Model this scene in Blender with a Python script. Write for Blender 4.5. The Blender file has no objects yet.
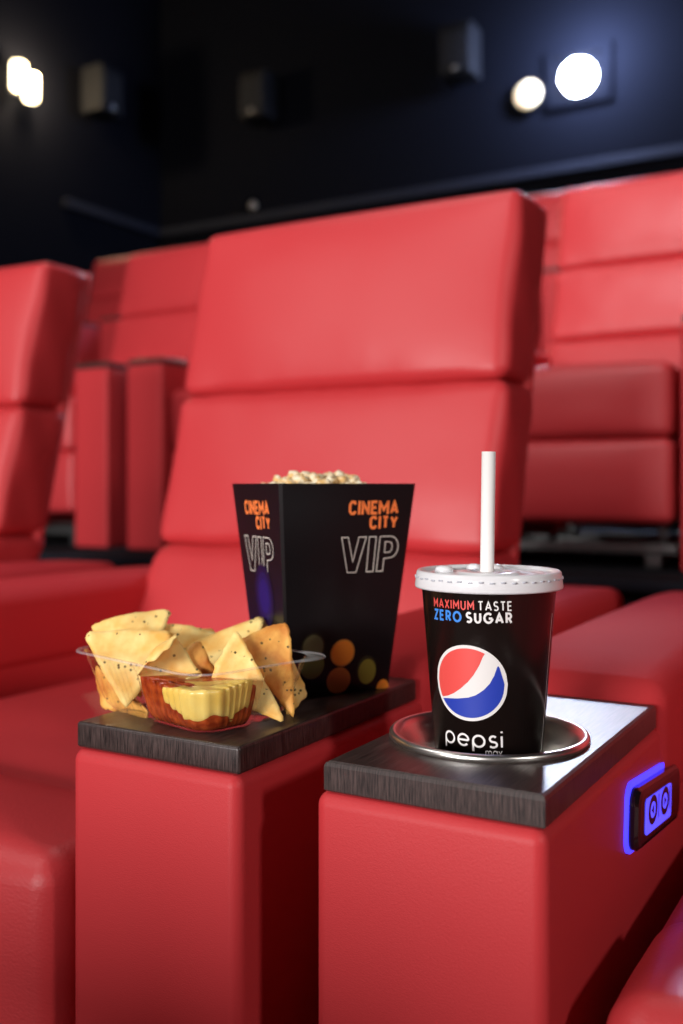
import bpy, bmesh, math, random
from mathutils import Vector, Matrix, noise
random.seed(7)
PI = math.pi
scn = bpy.context.scene
COL = scn.collection
ZC = 0.79                       # eye height; all z below written relative to it are offset by ZC
RV = Vector((math.cos(PI/6), math.sin(PI/6), 0))      # horizontal right of the view
FV = Vector((-math.sin(PI/6), math.cos(PI/6), 0))     # horizontal heading of the view

# ------------------------------------------------------------------ materials
def new_mat(name):
    m = bpy.data.materials.new(name); m.use_nodes = True
    nt = m.node_tree
    return m, nt, nt.nodes['Principled BSDF']
def simple(name, col, rough=0.5, metal=0.0, spec=0.5, **kw):
    m, nt, b = new_mat(name)
    b.inputs['Base Color'].default_value = (*col, 1)
    b.inputs['Roughness'].default_value = rough
    b.inputs['Metallic'].default_value = metal
    b.inputs['Specular IOR Level'].default_value = spec
    for k, v in kw.items():
        b.inputs[k.replace('_', ' ')].default_value = v
    return m
def N(nt, t, **kw):
    n = nt.nodes.new(t)
    for k, v in kw.items(): setattr(n, k, v)
    return n
def leather(name, col, rough=0.42, grain=420, strength=0.25, folds=0.0):
    m, nt, b = new_mat(name)
    tc = N(nt, 'ShaderNodeTexCoord')
    mp = N(nt, 'ShaderNodeMapping'); mp.inputs['Scale'].default_value = (1, 1, 1.7)
    nt.links.new(tc.outputs['Object'], mp.inputs['Vector'])
    nz = N(nt, 'ShaderNodeTexNoise'); nz.inputs['Scale'].default_value = grain; nz.inputs['Detail'].default_value = 3
    nt.links.new(mp.outputs[0], nz.inputs['Vector'])
    big = N(nt, 'ShaderNodeTexNoise'); big.inputs['Scale'].default_value = 7; big.inputs['Detail'].default_value = 2
    nt.links.new(tc.outputs['Object'], big.inputs['Vector'])
    mul = N(nt, 'ShaderNodeMath', operation='MULTIPLY'); mul.inputs[1].default_value = 12*folds
    nt.links.new(big.outputs[0], mul.inputs[0])
    add = N(nt, 'ShaderNodeMath', operation='ADD')
    nt.links.new(nz.outputs[0], add.inputs[0]); nt.links.new(mul.outputs[0], add.inputs[1])
    bp = N(nt, 'ShaderNodeBump'); bp.inputs['Strength'].default_value = strength; bp.inputs['Distance'].default_value = 0.001
    nt.links.new(add.outputs[0], bp.inputs['Height']); nt.links.new(bp.outputs[0], b.inputs['Normal'])
    b.inputs['Base Color'].default_value = (*col, 1)
    b.inputs['Roughness'].default_value = rough
    b.inputs['Specular IOR Level'].default_value = 0.26
    return m
def wood(name, along):
    m, nt, b = new_mat(name)
    tc = N(nt, 'ShaderNodeTexCoord')
    sep = N(nt, 'ShaderNodeSeparateXYZ'); nt.links.new(tc.outputs['Object'], sep.inputs[0])
    geo = N(nt, 'ShaderNodeNewGeometry'); sn = N(nt, 'ShaderNodeSeparateXYZ'); nt.links.new(geo.outputs['Normal'], sn.inputs[0])
    ab = N(nt, 'ShaderNodeMath', operation='ABSOLUTE'); nt.links.new(sn.outputs[0], ab.inputs[0])
    # streak coordinate: x on top and front, y on the long sides
    mix = N(nt, 'ShaderNodeMix'); mix.data_type = 'FLOAT'
    gt = N(nt, 'ShaderNodeMath', operation='GREATER_THAN'); gt.inputs[1].default_value = 0.7
    nt.links.new(ab.outputs[0], gt.inputs[0]); nt.links.new(gt.outputs[0], mix.inputs[0])
    nt.links.new(sep.outputs[0], mix.inputs[2]); nt.links.new(sep.outputs[1], mix.inputs[3])
    s2 = N(nt, 'ShaderNodeMath', operation='MULTIPLY'); s2.inputs[1].default_value = 0.03
    nt.links.new(sep.outputs[1], s2.inputs[0])
    cmb = N(nt, 'ShaderNodeCombineXYZ'); nt.links.new(mix.outputs[0], cmb.inputs[0])
    s3 = N(nt, 'ShaderNodeMath', operation='MULTIPLY'); s3.inputs[1].default_value = 0.06
    nt.links.new(sep.outputs[2], s3.inputs[0]); nt.links.new(s2.outputs[0], cmb.inputs[1]); nt.links.new(s3.outputs[0], cmb.inputs[2])
    nz = N(nt, 'ShaderNodeTexNoise'); nz.inputs['Scale'].default_value = 1050; nz.inputs['Detail'].default_value = 4; nz.inputs['Roughness'].default_value = 0.6
    nt.links.new(cmb.outputs[0], nz.inputs['Vector'])
    cr = N(nt, 'ShaderNodeValToRGB')
    cr.color_ramp.elements[0].position = 0.36; cr.color_ramp.elements[0].color = (0.006, 0.004, 0.004, 1)
    cr.color_ramp.elements[1].position = 0.68; cr.color_ramp.elements[1].color = (0.085, 0.055, 0.050, 1)
    nt.links.new(nz.outputs[0], cr.inputs[0]); nt.links.new(cr.outputs[0], b.inputs['Base Color'])
    bp = N(nt, 'ShaderNodeBump'); bp.inputs['Strength'].default_value = 0.35; bp.inputs['Distance'].default_value = 0.0004
    nt.links.new(nz.outputs[0], bp.inputs['Height']); nt.links.new(bp.outputs[0], b.inputs['Normal'])
    b.inputs['Roughness'].default_value = 0.34
    b.inputs['Specular IOR Level'].default_value = 0.5
    return m
def emit(name, col, s):
    m, nt, b = new_mat(name)
    b.inputs['Base Color'].default_value = (*[min(1, c) for c in col], 1)
    b.inputs['Emission Color'].default_value = (*col, 1)
    b.inputs['Emission Strength'].default_value = s
    return m
RED = (0.555, 0.040, 0.046)
M_leather = leather('red_leather', RED, 0.46, 900, 0.22)
M_soft = leather('red_leather_soft', RED, 0.44, 300, 0.30, 0.5)
M_soft.node_tree.nodes['Principled BSDF'].inputs['Specular IOR Level'].default_value = 0.45
M_pad = leather('red_leather_pad', RED, 0.75, 300, 0.30, 0.5)
M_pad.node_tree.nodes['Principled BSDF'].inputs['Specular IOR Level'].default_value = 0.04
M_wood = wood('dark_streaked_laminate', 1)
M_steel = simple('brushed_steel', (0.78, 0.76, 0.72), 0.30, 1.0)
M_dsteel = simple('holder_well_steel', (0.25, 0.24, 0.23), 0.3, 1.0)
M_frame = simple('grey_metal', (0.13, 0.13, 0.13), 0.4, 0.8)
M_blackpl = simple('gloss_black_plastic', (0.012, 0.008, 0.009), 0.08)
M_blue = emit('blue_backlight', (0.045, 0.035, 1.0), 1.9)
M_blue2 = emit('blue_key_field', (0.075, 0.065, 1.0), 1.3)
M_keydark = simple('key_dark', (0.01, 0.008, 0.05), 0.3)
M_wall = simple('dark_navy_wall', (0.0040, 0.0043, 0.0065), 0.9, spec=0.03)
M_walltrim = simple('dark_grey_trim', (0.016, 0.017, 0.024), 0.7, spec=0.1)
M_carpet = simple('black_carpet', (0.008, 0.008, 0.010), 0.95, spec=0.1)
def carpet_bump(m):
    nt = m.node_tree; b = nt.nodes['Principled BSDF']
    nz = N(nt, 'ShaderNodeTexNoise'); nz.inputs['Scale'].default_value = 300
    bp = N(nt, 'ShaderNodeBump'); bp.inputs['Strength'].default_value = 0.5; bp.inputs['Distance'].default_value = 0.004
    nt.links.new(nz.outputs[0], bp.inputs['Height']); nt.links.new(bp.outputs[0], b.inputs['Normal'])
carpet_bump(M_carpet); carpet_bump(M_wall)
M_speaker = simple('speaker_black', (0.008, 0.008, 0.009), 0.7, spec=0.08)
M_grille = simple('speaker_grille', (0.016, 0.016, 0.018), 0.7, spec=0.08)
M_glint = simple('metal_badge', (0.22, 0.21, 0.20), 0.3, 1.0)

# ------------------------------------------------------------------ mesh helpers
def link(name, bm, mats, parent=None, smooth=True, loc=None):
    me = bpy.data.meshes.new(name)
    bmesh.ops.recalc_face_normals(bm, faces=bm.faces) if getattr(bm, 'fixn', True) and len(bm.faces) else None
    bm.to_mesh(me); bm.free()
    if not isinstance(mats, (list, tuple)): mats = [mats]
    for m in mats: me.materials.append(m)
    for p in me.polygons: p.use_smooth = smooth
    o = bpy.data.objects.new(name, me); COL.objects.link(o)
    if parent: o.parent = parent
    if loc is not None: o.location = loc
    return o
def tag(o, label=None, cat=None, group=None, kind=None):
    if label: o['label'] = label
    if cat: o['category'] = cat
    if group: o['group'] = group
    if kind: o['kind'] = kind
    return o
def empty(name, loc, rz=0):
    o = bpy.data.objects.new(name, None); COL.objects.link(o)
    o.location = loc; o.rotation_euler = (0, 0, rz); o.empty_display_size = 0.05
    return o
def copy_tree(o, parent=None):
    c = o.copy(); COL.objects.link(c); c.parent = parent
    for ch in list(o.children): copy_tree(ch, c)
    return c
def rbox_into(bm, x0, x1, y0, y1, z0, z1, r=0.01, div=0.05, bulge=(0, 0, 0), fn=None, mi=0, k=3):
    """rounded, optionally puffed box with a fine quad grid"""
    c = Vector(((x0+x1)/2, (y0+y1)/2, (z0+z1)/2)); h = Vector(((x1-x0)/2, (y1-y0)/2, (z1-z0)/2))
    r = min(r, h.x*0.98, h.y*0.98, h.z*0.98)
    def coords(hh):
        inn = hh-r
        n = max(1, int(math.ceil(2*inn/div)))
        mid = [-inn+2*inn*i/n for i in range(n+1)]
        edge = [inn + r*math.tan((i/k)*PI/4) for i in range(1, k+1)]
        return [-e for e in reversed(edge)] + mid + edge
    cs = [coords(h[a]) for a in range(3)]
    vs = {}
    def vert(i, j, l):
        key = (i, j, l)
        if key in vs: return vs[key]
        p = Vector((cs[0][i], cs[1][j], cs[2][l]))
        q = Vector([max(-(h[a]-r), min(h[a]-r, p[a])) for a in range(3)])
        d = p-q
        if d.length > 1e-9: p = q + d.normalized()*r
        u = [p[a]/h[a] for a in range(3)]
        off = Vector((0, 0, 0))
        for a in range(3):
            if bulge[a]:
                b_, c_ = [t for t in range(3) if t != a]
                off[a] = bulge[a]*u[a]*max(0, 1-abs(u[b_])**3)*max(0, 1-abs(u[c_])**3)
        p = p+off+c
        if fn: p = Vector(fn(p))
        vs[key] = bm.verts.new(p)
        return vs[key]
    n = [len(c_) for c_ in cs]
    for a in range(3):
        b_, c_ = (a+1) % 3, (a+2) % 3
        for side in (0, n[a]-1):
            for i in range(n[b_]-1):
                for j in range(n[c_]-1):
                    def V(ii, jj):
                        ix = [0, 0, 0]; ix[a] = side; ix[b_] = ii; ix[c_] = jj
                        return vert(*ix)
                    f = [V(i, j), V(i+1, j), V(i+1, j+1), V(i, j+1)]
                    if side == 0: f.reverse()
                    bm.faces.new(f).material_index = mi
def rbox(name, ext, mat, parent=None, r=0.01, div=0.05, bulge=(0, 0, 0), fn=None, k=3):
    bm = bmesh.new(); rbox_into(bm, *ext, r=r, div=div, bulge=bulge, fn=fn, k=k)
    return link(name, bm, mat, parent)
def lathe_into(bm, prof, n=64, c=(0, 0), mi=0, closed=False):
    rings = []
    for (r, z) in prof:
        if r < 1e-6: rings.append([bm.verts.new((c[0], c[1], z))])
        else: rings.append([bm.verts.new((c[0]+r*math.cos(2*PI*i/n), c[1]+r*math.sin(2*PI*i/n), z)) for i in range(n)])
    pairs = list(zip(rings, rings[1:])) + ([(rings[-1], rings[0])] if closed else [])
    for A, B in pairs:
        for i in range(n):
            j = (i+1) % n
            if len(A) == 1 and len(B) == 1: continue
            if len(A) == 1: f = [A[0], B[j], B[i]]
            elif len(B) == 1: f = [A[i], A[j], B[0]]
            else: f = [A[i], A[j], B[j], B[i]]
            bm.faces.new(f).material_index = mi
def tube_into(bm, p0, p1, r, n=16, mi=0, caps=True):
    p0, p1 = Vector(p0), Vector(p1); d = (p1-p0).normalized()
    a = d.orthogonal().normalized(); b = d.cross(a)
    A, B = [[bm.verts.new(p+(a*math.cos(2*PI*i/n)+b*math.sin(2*PI*i/n))*r) for i in range(n)] for p in (p0, p1)]
    for i in range(n):
        bm.faces.new([A[i], A[(i+1) % n], B[(i+1) % n], B[i]]).material_index = mi
    if caps:
        bm.faces.new(list(reversed(A))).material_index = mi; bm.faces.new(B).material_index = mi

# ------------------------------------------------------------------ the recliner
# chair origin: floor, centre of the seat across, front of the arms
HW = 0.2865                    # half seat width
AW = 0.144                     # arm width
SLAB_T, SLAB_H, SLAB_L = 0.62, 0.0185, 0.263
HOLE = (-HW-AW/2-0.0035, 0.1056)      # cup holder centre (local)
def back_y(z):
    if z > 0.69: return 0.767+(z-0.692)*0.2446
    return 0.767-(0.69-z)*0.55
def slab_with_hole(bm, x0, x1, y0, y1, z0, z1, cx, cy, rh, e=0.003, n=96):
    # loops around: hole bottom, hole top, top inset rect, edge rect (x2), bottom rect
    def rect(ins, z, rc):
        out = []
        X0, X1, Y0, Y1 = x0+ins-cx, x1-ins-cx, y0+ins-cy, y1-ins-cy
        for i in range(n):
            t = 2*PI*i/n; c, s = math.cos(t), math.sin(t)
            k = min((X1/c if c > 0 else X0/c) if abs(c) > 1e-9 else 1e9, (Y1/s if s > 0 else Y0/s) if abs(s) > 1e-9 else 1e9)
            out.append([cx+k*c, cy+k*s])
        for (qx, qy) in ((X0, Y0), (X0, Y1), (X1, Y0), (X1, Y1)):     # snap the nearest vertex to each corner
            bi = min(range(n), key=lambda i: abs(math.atan2(math.sin(2*PI*i/n-math.atan2(qy, qx)), math.cos(2*PI*i/n-math.atan2(qy, qx)))))
            out[bi] = [cx+qx, cy+qy]
        return [bm.verts.new((a, b, z)) for a, b in out]
    def circ(r, z): return [bm.verts.new((cx+r*math.cos(2*PI*i/n), cy+r*math.sin(2*PI*i/n), z)) for i in range(n)]
    loops = [circ(rh, z0), circ(rh, z1), rect(e, z1, 0), rect(e*0.3, z1-e*0.3, 0), rect(0, z1-e, 0), rect(0, z0+0.001, 0), rect(0.001, z0, 0)]
    loops.append(loops[0])
    for A, B in zip(loops, loops[1:]):
        for i in range(n): bm.faces.new([A[i], A[(i+1) % n], B[(i+1) % n], B[i]])
def pucker(amp, seed=0):
    def f(p):
        w = noise.noise(Vector((p.x*9+seed, p.y*14, p.z*16)))*amp + noise.noise(Vector((p.x*3+seed, p.y*5, p.z*5+3)))*amp*1.4
        return p+Vector((w*0.8, w, w*0.3))
    return f
def make_arm(root, s):
    """s=-1 the arm with cup holder and control panel, s=+1 the plain one"""
    xi, xo = s*HW, s*(HW+AW); x0, x1 = min(xi, xo), max(xi, xo)
    arm_bm = bmesh.new(); xb = x0-0.003; xs_ = x0+(0.003 if s < 0 else 0)
    def taper(p):
        return p+Vector((0, 0, 0))
    rbox_into(arm_bm, xb, x1+0.001, -0.004, 0.955, 0.0, SLAB_T-SLAB_H-0.0005, r=0.009, div=0.06, k=4)
    if s < 0:   # open the top under the holder
        bad = [f for f in arm_bm.faces if f.calc_center_median().z > SLAB_T-SLAB_H-0.002 and abs(f.calc_center_median().y-HOLE[1]) < 0.09]
        bmesh.ops.delete(arm_bm, geom=bad, context='FACES')
    arm = link('armrest', arm_bm, M_leather, root)
    tb = bmesh.new()
    if s < 0: slab_with_hole(tb, xs_, x1, -0.001, SLAB_L, SLAB_T-SLAB_H, SLAB_T, HOLE[0], HOLE[1], 0.0606)
    else: rbox_into(tb, x0, x1, -0.001, SLAB_L, SLAB_T-SLAB_H, SLAB_T, r=0.0025, div=0.06, k=3)
    t = link('tray_top', tb, M_wood, arm, smooth=(s > 0)); t['label'] = 'dark streaked wood-effect armrest top'
    def padf(p):
        v = (p.y-SLAB_L)/(0.955-SLAB_L)
        up = max(0.0, (p.z-0.56)/0.083)
        z = p.z - 0.012*up*max(0, v-0.75)*4*max(0, v-0.75) - 0.010*up*(1-min(1, max(0, v)/0.06))
        return pucker(0.0012, 5)(Vector((p.x, p.y, z)))
    rbox('arm_pad', (x0-0.002, x1+0.004, SLAB_L+0.001, 0.962, 0.53, 0.641), M_pad, arm, r=0.020, div=0.035, bulge=(0.006, 0.004, 0.007), fn=padf, k=4)
    if s < 0:
        hb = bmesh.new()
        z = SLAB_T
        prof = [(0.0660, z), (0.0670, z+0.0010), (0.0668, z+0.0034), (0.0658, z+0.0046), (0.0640, z+0.0050), (0.0622, z+0.0043), (0.0600, z+0.0020), (0.0592, z+0.0006), (0.0580, z-0.0030), (0.0550, z-0.0085),
                (0.0515, z-0.0150), (0.0485, z-0.0230), (0.0470, z-0.034), (0.0455, z-0.060), (0.043, z-0.066), (0.0, z-0.066)]
        lathe_into(hb, prof, 96, HOLE)
        h = link('cup_holder', hb, M_steel, arm); h['label'] = 'round brushed steel cup holder ring'
    return arm
def make_panel(root):
    """seat control panel on the inner face of the holder arm"""
    xs = -HW+0.001
    P = empty('control_panel', (xs, 0.2365, SLAB_T-0.0690)); P.parent = root; P.rotation_euler = (math.radians(-6), 0, 0)
    P['label'] = 'glossy black seat control panel with blue light'
    L, H = 0.070, 0.0215       # half length, half height
    def rr(l, h, rc, x, bm, seg=8):
        out = []
        for (cy, cz, a0) in ((l-rc, h-rc, 0), (-l+rc, h-rc, PI/2), (-l+rc, -h+rc, PI), (l-rc, -h+rc, 1.5*PI)):
            for i in range(seg+1):
                a = a0+PI/2*i/seg; out.append(bm.verts.new((x, cy+rc*math.cos(a), cz+rc*math.sin(a))))
        return out
    def plate(name, layers, mat, par, cy=0, cz=0):
        bm = bmesh.new(); prev = None
        for (l, h, rc, x) in layers:
            cur = rr(l, h, rc, x, bm)
            if prev:
                for i in range(len(cur)): bm.faces.new([prev[i], prev[(i+1) % len(cur)], cur[(i+1) % len(cur)], cur[i]])
            else: bm.faces.new(cur)
            prev = cur
        bm.faces.new(prev)
        bmesh.ops.translate(bm, verts=bm.verts, vec=(0, cy, cz))
        return link(name, bm, mat, par, smooth=False)
    g = plate('light_strip', [(L+0.0035, H+0.003, 0.012, 0), (L+0.0035, H+0.003, 0.012, 0.0022)], M_blue, P, -0.001, 0.001); g['label'] = 'glowing blue light edge'
    bd = plate('housing', [(L, H, 0.011, 0.0022), (L, H, 0.011, 0.006), (L-0.002, H-0.002, 0.010, 0.0082), (L-0.005, H-0.005, 0.009, 0.009)], M_blackpl, P)
    k = plate('key_field', [(0.041, 0.0125, 0.004, 0.009), (0.041, 0.0125, 0.004, 0.0096)], M_blue2, P, -0.0105, 0.000); k['label'] = 'backlit blue key field'
    for j, cy in enumerate((-0.0315, 0.0075)):
        bm = bmesh.new()
        # dark ring disc with a light arrow left open in the centre
        n = 28; R0, R1 = 0.0066, 0.0098
        def ring(a, b, x, cz=0.0025):
            A = [bm.verts.new((x, cy+a*1.35*math.cos(2*PI*i/n), cz+a*math.sin(2*PI*i/n))) for i in range(n)]
            B = [bm.verts.new((x, cy+b*1.35*math.cos(2*PI*i/n), cz+b*math.sin(2*PI*i/n))) for i in range(n)]
            for i in range(n): bm.faces.new([A[i], A[(i+1) % n], B[(i+1) % n], B[i]])
        ring(0.0058, 0.0104, 0.0099)
        s = -1 if j == 0 else 1
        bm.faces.new([bm.verts.new(v) for v in ((0.0099, cy+s*0.0045, 0.0025), (0.0099, cy-s*0.0028, 0.0062), (0.0099, cy-s*0.0028, -0.0012))])
        bx = cy+(0.018 if j == 0 else 0.0165)
        bm.faces.new([bm.verts.new(v) for v in ((0.0099, bx-0.0013, -0.006), (0.0099, bx+0.0013, -0.006), (0.0099, bx+0.0013, 0.011), (0.0099, bx-0.0013, 0.011))])
        b = link('seat_button', bm, M_keydark, P, smooth=False)
        b['label'] = 'round button with arrow'
    return P
def make_chair():
    root = empty('recliner_seat', (0, 0, 0))
    make_arm(root, -1); make_arm(root, 1); make_panel(root)
    w = HW+0.010
    def backf(amp, seed, z0, z1):
        pk = pucker(amp, seed)
        def f(p):
            q = Vector((p.x, p.y+back_y(p.z), p.z))
            # gathered folds beside the seams
            e = min(abs(p.z-z0), abs(p.z-z1))
            g = math.exp(-e/0.022)*0.0022*math.sin(p.x*95+seed+3*math.sin(p.x*17))
            sidefold = 0.0012*math.sin(p.z*38+p.y*60+seed)*max(0, (abs(p.x)-w*0.93)/(w*0.07))
            q = pk(q)
            return Vector((q.x+sidefold*(1 if p.x > 0 else -1), q.y+g, q.z))
        return f
    rbox('headrest', (-w, w, 0.0, 0.125, 0.945, 1.237), M_soft, root, r=0.020, div=0.022, bulge=(0.004, 0.024, 0.004), fn=backf(0.0022, 1.3, 0.945, 2), k=4)
    rbox('back_cushion', (-w, w, 0.0, 0.135, 0.693, 0.943), M_soft, root, r=0.022, div=0.022, bulge=(0.005, 0.018, 0.003), fn=backf(0.0022, 4.1, 0.693, 0.943), k=4)
    rbox('lumbar_cushion', (-w, w, 0.0, 0.150, 0.46, 0.691), M_soft, root, r=0.022, div=0.022, bulge=(0.004, 0.016, 0.003), fn=backf(0.0022, 7.7, 9, 0.691), k=4)
    rbox('back_shell', (-w+0.001, w-0.001, 0.112, 0.138, 0.30, 1.236), M_leather, root, r=0.015, div=0.08, fn=lambda p: Vector((p.x, p.y+back_y(max(p.z, 0.45)), p.z)))
    ws = HW-0.026
    rbox('seat_cushion', (-ws, ws, 0.135, 0.74, 0.36, 0.503), M_soft, root, r=0.020, div=0.03, bulge=(0.0, 0.0, 0.020), fn=pucker(0.002, 2), k=4)
    def legf(p):
        q = pucker(0.0016, 9)(p)
        return Vector((q.x, q.y, q.z))
    rbox('leg_rest', (-ws, ws, 0.004, 0.150, 0.325, 0.512), M_soft, root, r=0.026, div=0.028, bulge=(0.002, 0.012, 0.009), fn=legf, k=5)
    rbox('foot_flap', (-ws, ws, 0.010, 0.085, 0.115, 0.323), M_soft, root, r=0.020, div=0.03, bulge=(0.002, 0.010, 0.004), fn=legf, k=4)
    rbox('seat_box', (-ws+0.01, ws-0.01, 0.155, 0.80, 0.13, 0.355), M_leather, root, r=0.01, div=0.1)
    bm = bmesh.new()
    for x in (-0.2, 0.2): rbox_into(bm, x-0.02, x+0.02, 0.08, 0.80, 0.0, 0.035, r=0.003, div=0.4)
    for y in (0.09, 0.42, 0.75): rbox_into(bm, -0.26, 0.26, y-0.015, y+0.015, 0.036, 0.062, r=0.003, div=0.4)
    for x in (-0.2, 0.2):
        for y in (0.2, 0.7): rbox_into(bm, x-0.012, x+0.012, y-0.012, y+0.012, 0.034, 0.14, r=0.002, div=0.4)
    f = link('base_frame', bm, M_frame, root); f['label'] = 'grey metal base frame'
    return root
proto = make_chair()
ROW_Z = [0.0, 0.58, 1.165, -0.58]
chairs = [
    # (x, y, floor, label, group)
    (-0.8135, 0.532, 0, 'red leather recliner with popcorn and nachos on its right armrest', None),
    (-1.80, 0.532, 0, 'red leather recliner in the front row at the left edge, beside the empty grey-lit aisle of backs', None),
    (0.1085, 0.532, 0, 'red leather recliner whose armrest holds the cola cup and blue control panel', None),
    (-0.785, 2.50, 1, 'red recliner in the second row at right, its leg rest seen behind the cup', None),
    (-1.82, 2.50, 1, 'second-row red recliner mostly hidden behind the middle front backrest', None),
    (-2.77, 2.50, 1, 'second-row red recliner at left, seen between the two front backrests', None),
    (-1.80, 4.47, 2, 'third-row red recliner peeking out right of the middle front headrest', None),
    (-3.81, 4.47, 2, 'third-row red recliner hidden behind the second-row left one, only its arm in view', None),
    (-4.86, 4.47, 2, 'third-row red recliner farthest left, seen above the paired armrests', None),
]
chairs += [(-0.50, -1.45, 3, 'unseen red recliner added to cast shade, ahead of the cup and nachos', None),
           (-1.42, -1.45, 3, 'unseen red recliner added to cast shade, ahead of the left-edge seat', None),
           (0.42, -1.45, 3, 'unseen red recliner added to cast shade, ahead of the control panel seat', None)]  # unseen row behind the camera, added so its backs shade the armrest fronts
chairs[1] = (-1.80, 0.532, 0, 'red leather recliner in the front row, its headrest cut by the left edge', None)
for i, (x, y, fl, lab, g) in enumerate(chairs):
    o = proto if i == 0 else copy_tree(proto)
    o.location = (x, y, ROW_Z[fl]); tag(o, lab, 'cinema seat', 'red recliners in %s row' % ('the front', 'the second', 'the third', 'the added shading')[fl])

# ------------------------------------------------------------------ lettering (strokes printed on surfaces)
def arc(cx, cy, rx, ry, a0, a1, n=18):
    return [(cx+rx*math.cos(math.radians(a0+(a1-a0)*i/n)), cy+ry*math.sin(math.radians(a0+(a1-a0)*i/n))) for i in range(n+1)]
G = {   # glyph: (width, [polylines]) on a unit-high box
 'A': (.82, [[(0, 0), (.41, 1), (.82, 0)], [(.13, .30), (.69, .30)]]),
 'C': (.80, [arc(.5, .5, .5, .5, 50, 310)]),
 'E': (.55, [[(.55, 1), (0, 1), (0, 0), (.55, 0)], [(0, .52), (.50, .52)]]),
 'G': (.95, [arc(.5, .5, .5, .5, 45, 355), [(1.0, .46), (.55, .46)]]),
 'I': (.0, [[(0, 0), (0, 1)]]),
 'M': (.86, [[(0, 0), (0, 1), (.43, .34), (.86, 1), (.86, 0)]]),
 'N': (.66, [[(0, 0), (0, 1), (.66, 0), (.66, 1)]]),
 'O': (1.0, [arc(.5, .5, .5, .5, 0, 360, 30)]),
 'P': (.58, [[(0, 0), (0, 1)] + [(.30, 1)] + arc(.30, .73, .28, .27, 90, -90, 12) + [(0, .46)]]),
 'R': (.62, [[(0, 0), (0, 1)] + [(.30, 1)] + arc(.30, .73, .28, .27, 90, -90, 12) + [(0, .46)], [(.30, .46), (.62, 0)]]),
 'S': (.58, [arc(.29, .745, .27, .255, 35, 270, 16)+arc(.29, .245, .29, .245, 90, -145, 16)]),
 'T': (.66, [[(0, 1), (.66, 1)], [(.33, 1), (.33, 0)]]),
 'U': (.66, [[(0, 1), (0, .33)] + arc(.33, .33, .33, .33, 180, 360, 14) + [(.66, 1)]]),
 'X': (.68, [[(0, 0), (.68, 1)], [(0, 1), (.68, 0)]]),
 'Y': (.70, [[(0, 1), (.35, .45), (.70, 1)], [(.35, .45), (.35, 0)]]),
 'Z': (.62, [[(0, 1), (.62, 1), (0, 0), (.62, 0)]]),
 'p': (.95, [[(0, -.42), (0, .5)], arc(.475, .5, .475, .5, 180, -180, 28)]),
 'e': (.95, [[(.0, .5), (.95, .5)] , arc(.475, .5, .475, .5, 0, 318, 24)]),
 's': (.62, [arc(.31, .745, .27, .255, 35, 270, 14)+arc(.31, .245, .31, .245, 90, -145, 14)]),
 'i': (.0, [[(0, 0), (0, 1)], [(0, 1.30), (0, 1.44)]]),
 'm': (1.3, [[(0, 0), (0, 1)], [(0, .6)]+arc(.325, .67, .325, .33, 180, 0, 10)+[(.65, 0)], [(.65, .6)]+arc(.975, .67, .325, .33, 180, 0, 10)+[(1.3, 0)]]),
 'a': (.95, [[(.95, 1), (.95, 0)], arc(.475, .5, .475, .5, 0, 360, 24)]),
 'x': (.75, [[(0, 0), (.75, 1)], [(0, 1), (.75, 0)]]),
}
GB = dict(G)     # squarer heavy capitals
GB['C'] = (.60, [[(.58, .80), (.44, 1), (.16, 1), (0, .80), (0, .20), (.16, 0), (.44, 0), (.58, .20)]])
GB['N'] = (.62, [[(0, -.1), (0, 1.1)], [(0, 1), (.62, 0)], [(.62, -.1), (.62, 1.1)]])
GB['E'] = (.46, [[(.52, 1), (0, 1), (0, 0), (.52, 0)], [(0, .5), (.44, .5)]])
GB['I'] = (0, [[(0, -.1), (0, 1.1)]])
GB['M'] = (.86, [[(0, -.1), (0, 1.1)], [(0, 1), (.43, .30), (.86, 1)], [(.86, -.1), (.86, 1.1)]])
GB['A'] = (.66, [[(0, 0), (.33, 1), (.66, 0)], [(.14, .28), (.52, .28)]])
GB['T'] = (.52, [[(0, 1), (.52, 1)], [(.26, 1), (.26, 0)]])
GB['Y'] = (.60, [[(0, 1), (.30, .42), (.60, 1)], [(.30, .42), (.30, 0)]])
def ribbon(bm, pts, w, S, mi, closed=False, step=0.0015):
    P = [Vector(p) for p in pts]
    Q = [P[0]]
    for a, b in zip(P, P[1:]):
        if (b-a).length < 1e-7: continue
        n = max(1, int((b-a).length/step))
        for i in range(1, n+1): Q.append(a.lerp(b, i/n))
    if closed and (Q[0]-Q[-1]).length < 1e-6: Q.pop()
    L = len(Q); lv, rv = [], []
    for i in range(L):
        if closed: d1, d2 = Q[i]-Q[i-1], Q[(i+1) % L]-Q[i]
        else: d1 = Q[i]-Q[max(0, i-1)]; d2 = Q[min(L-1, i+1)]-Q[i]
        if d1.length < 1e-9: d1 = d2
        if d2.length < 1e-9: d2 = d1
        d1.normalize(); d2.normalize()
        n1, n2 = Vector((-d1.y, d1.x)), Vector((-d2.y, d2.x)); m = n1+n2
        if m.length < 0.3: m = n1
        m.normalize(); k = min(1.8, 1/max(0.3, m.dot(n1)))
        lv.append(bm.verts.new(S(*(Q[i]+m*w/2*k)))); rv.append(bm.verts.new(S(*(Q[i]-m*w/2*k))))
    for i in range(L if closed else L-1):
        j = (i+1) % L
        bm.faces.new([rv[i], rv[j], lv[j], lv[i]]).material_index = mi
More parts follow.
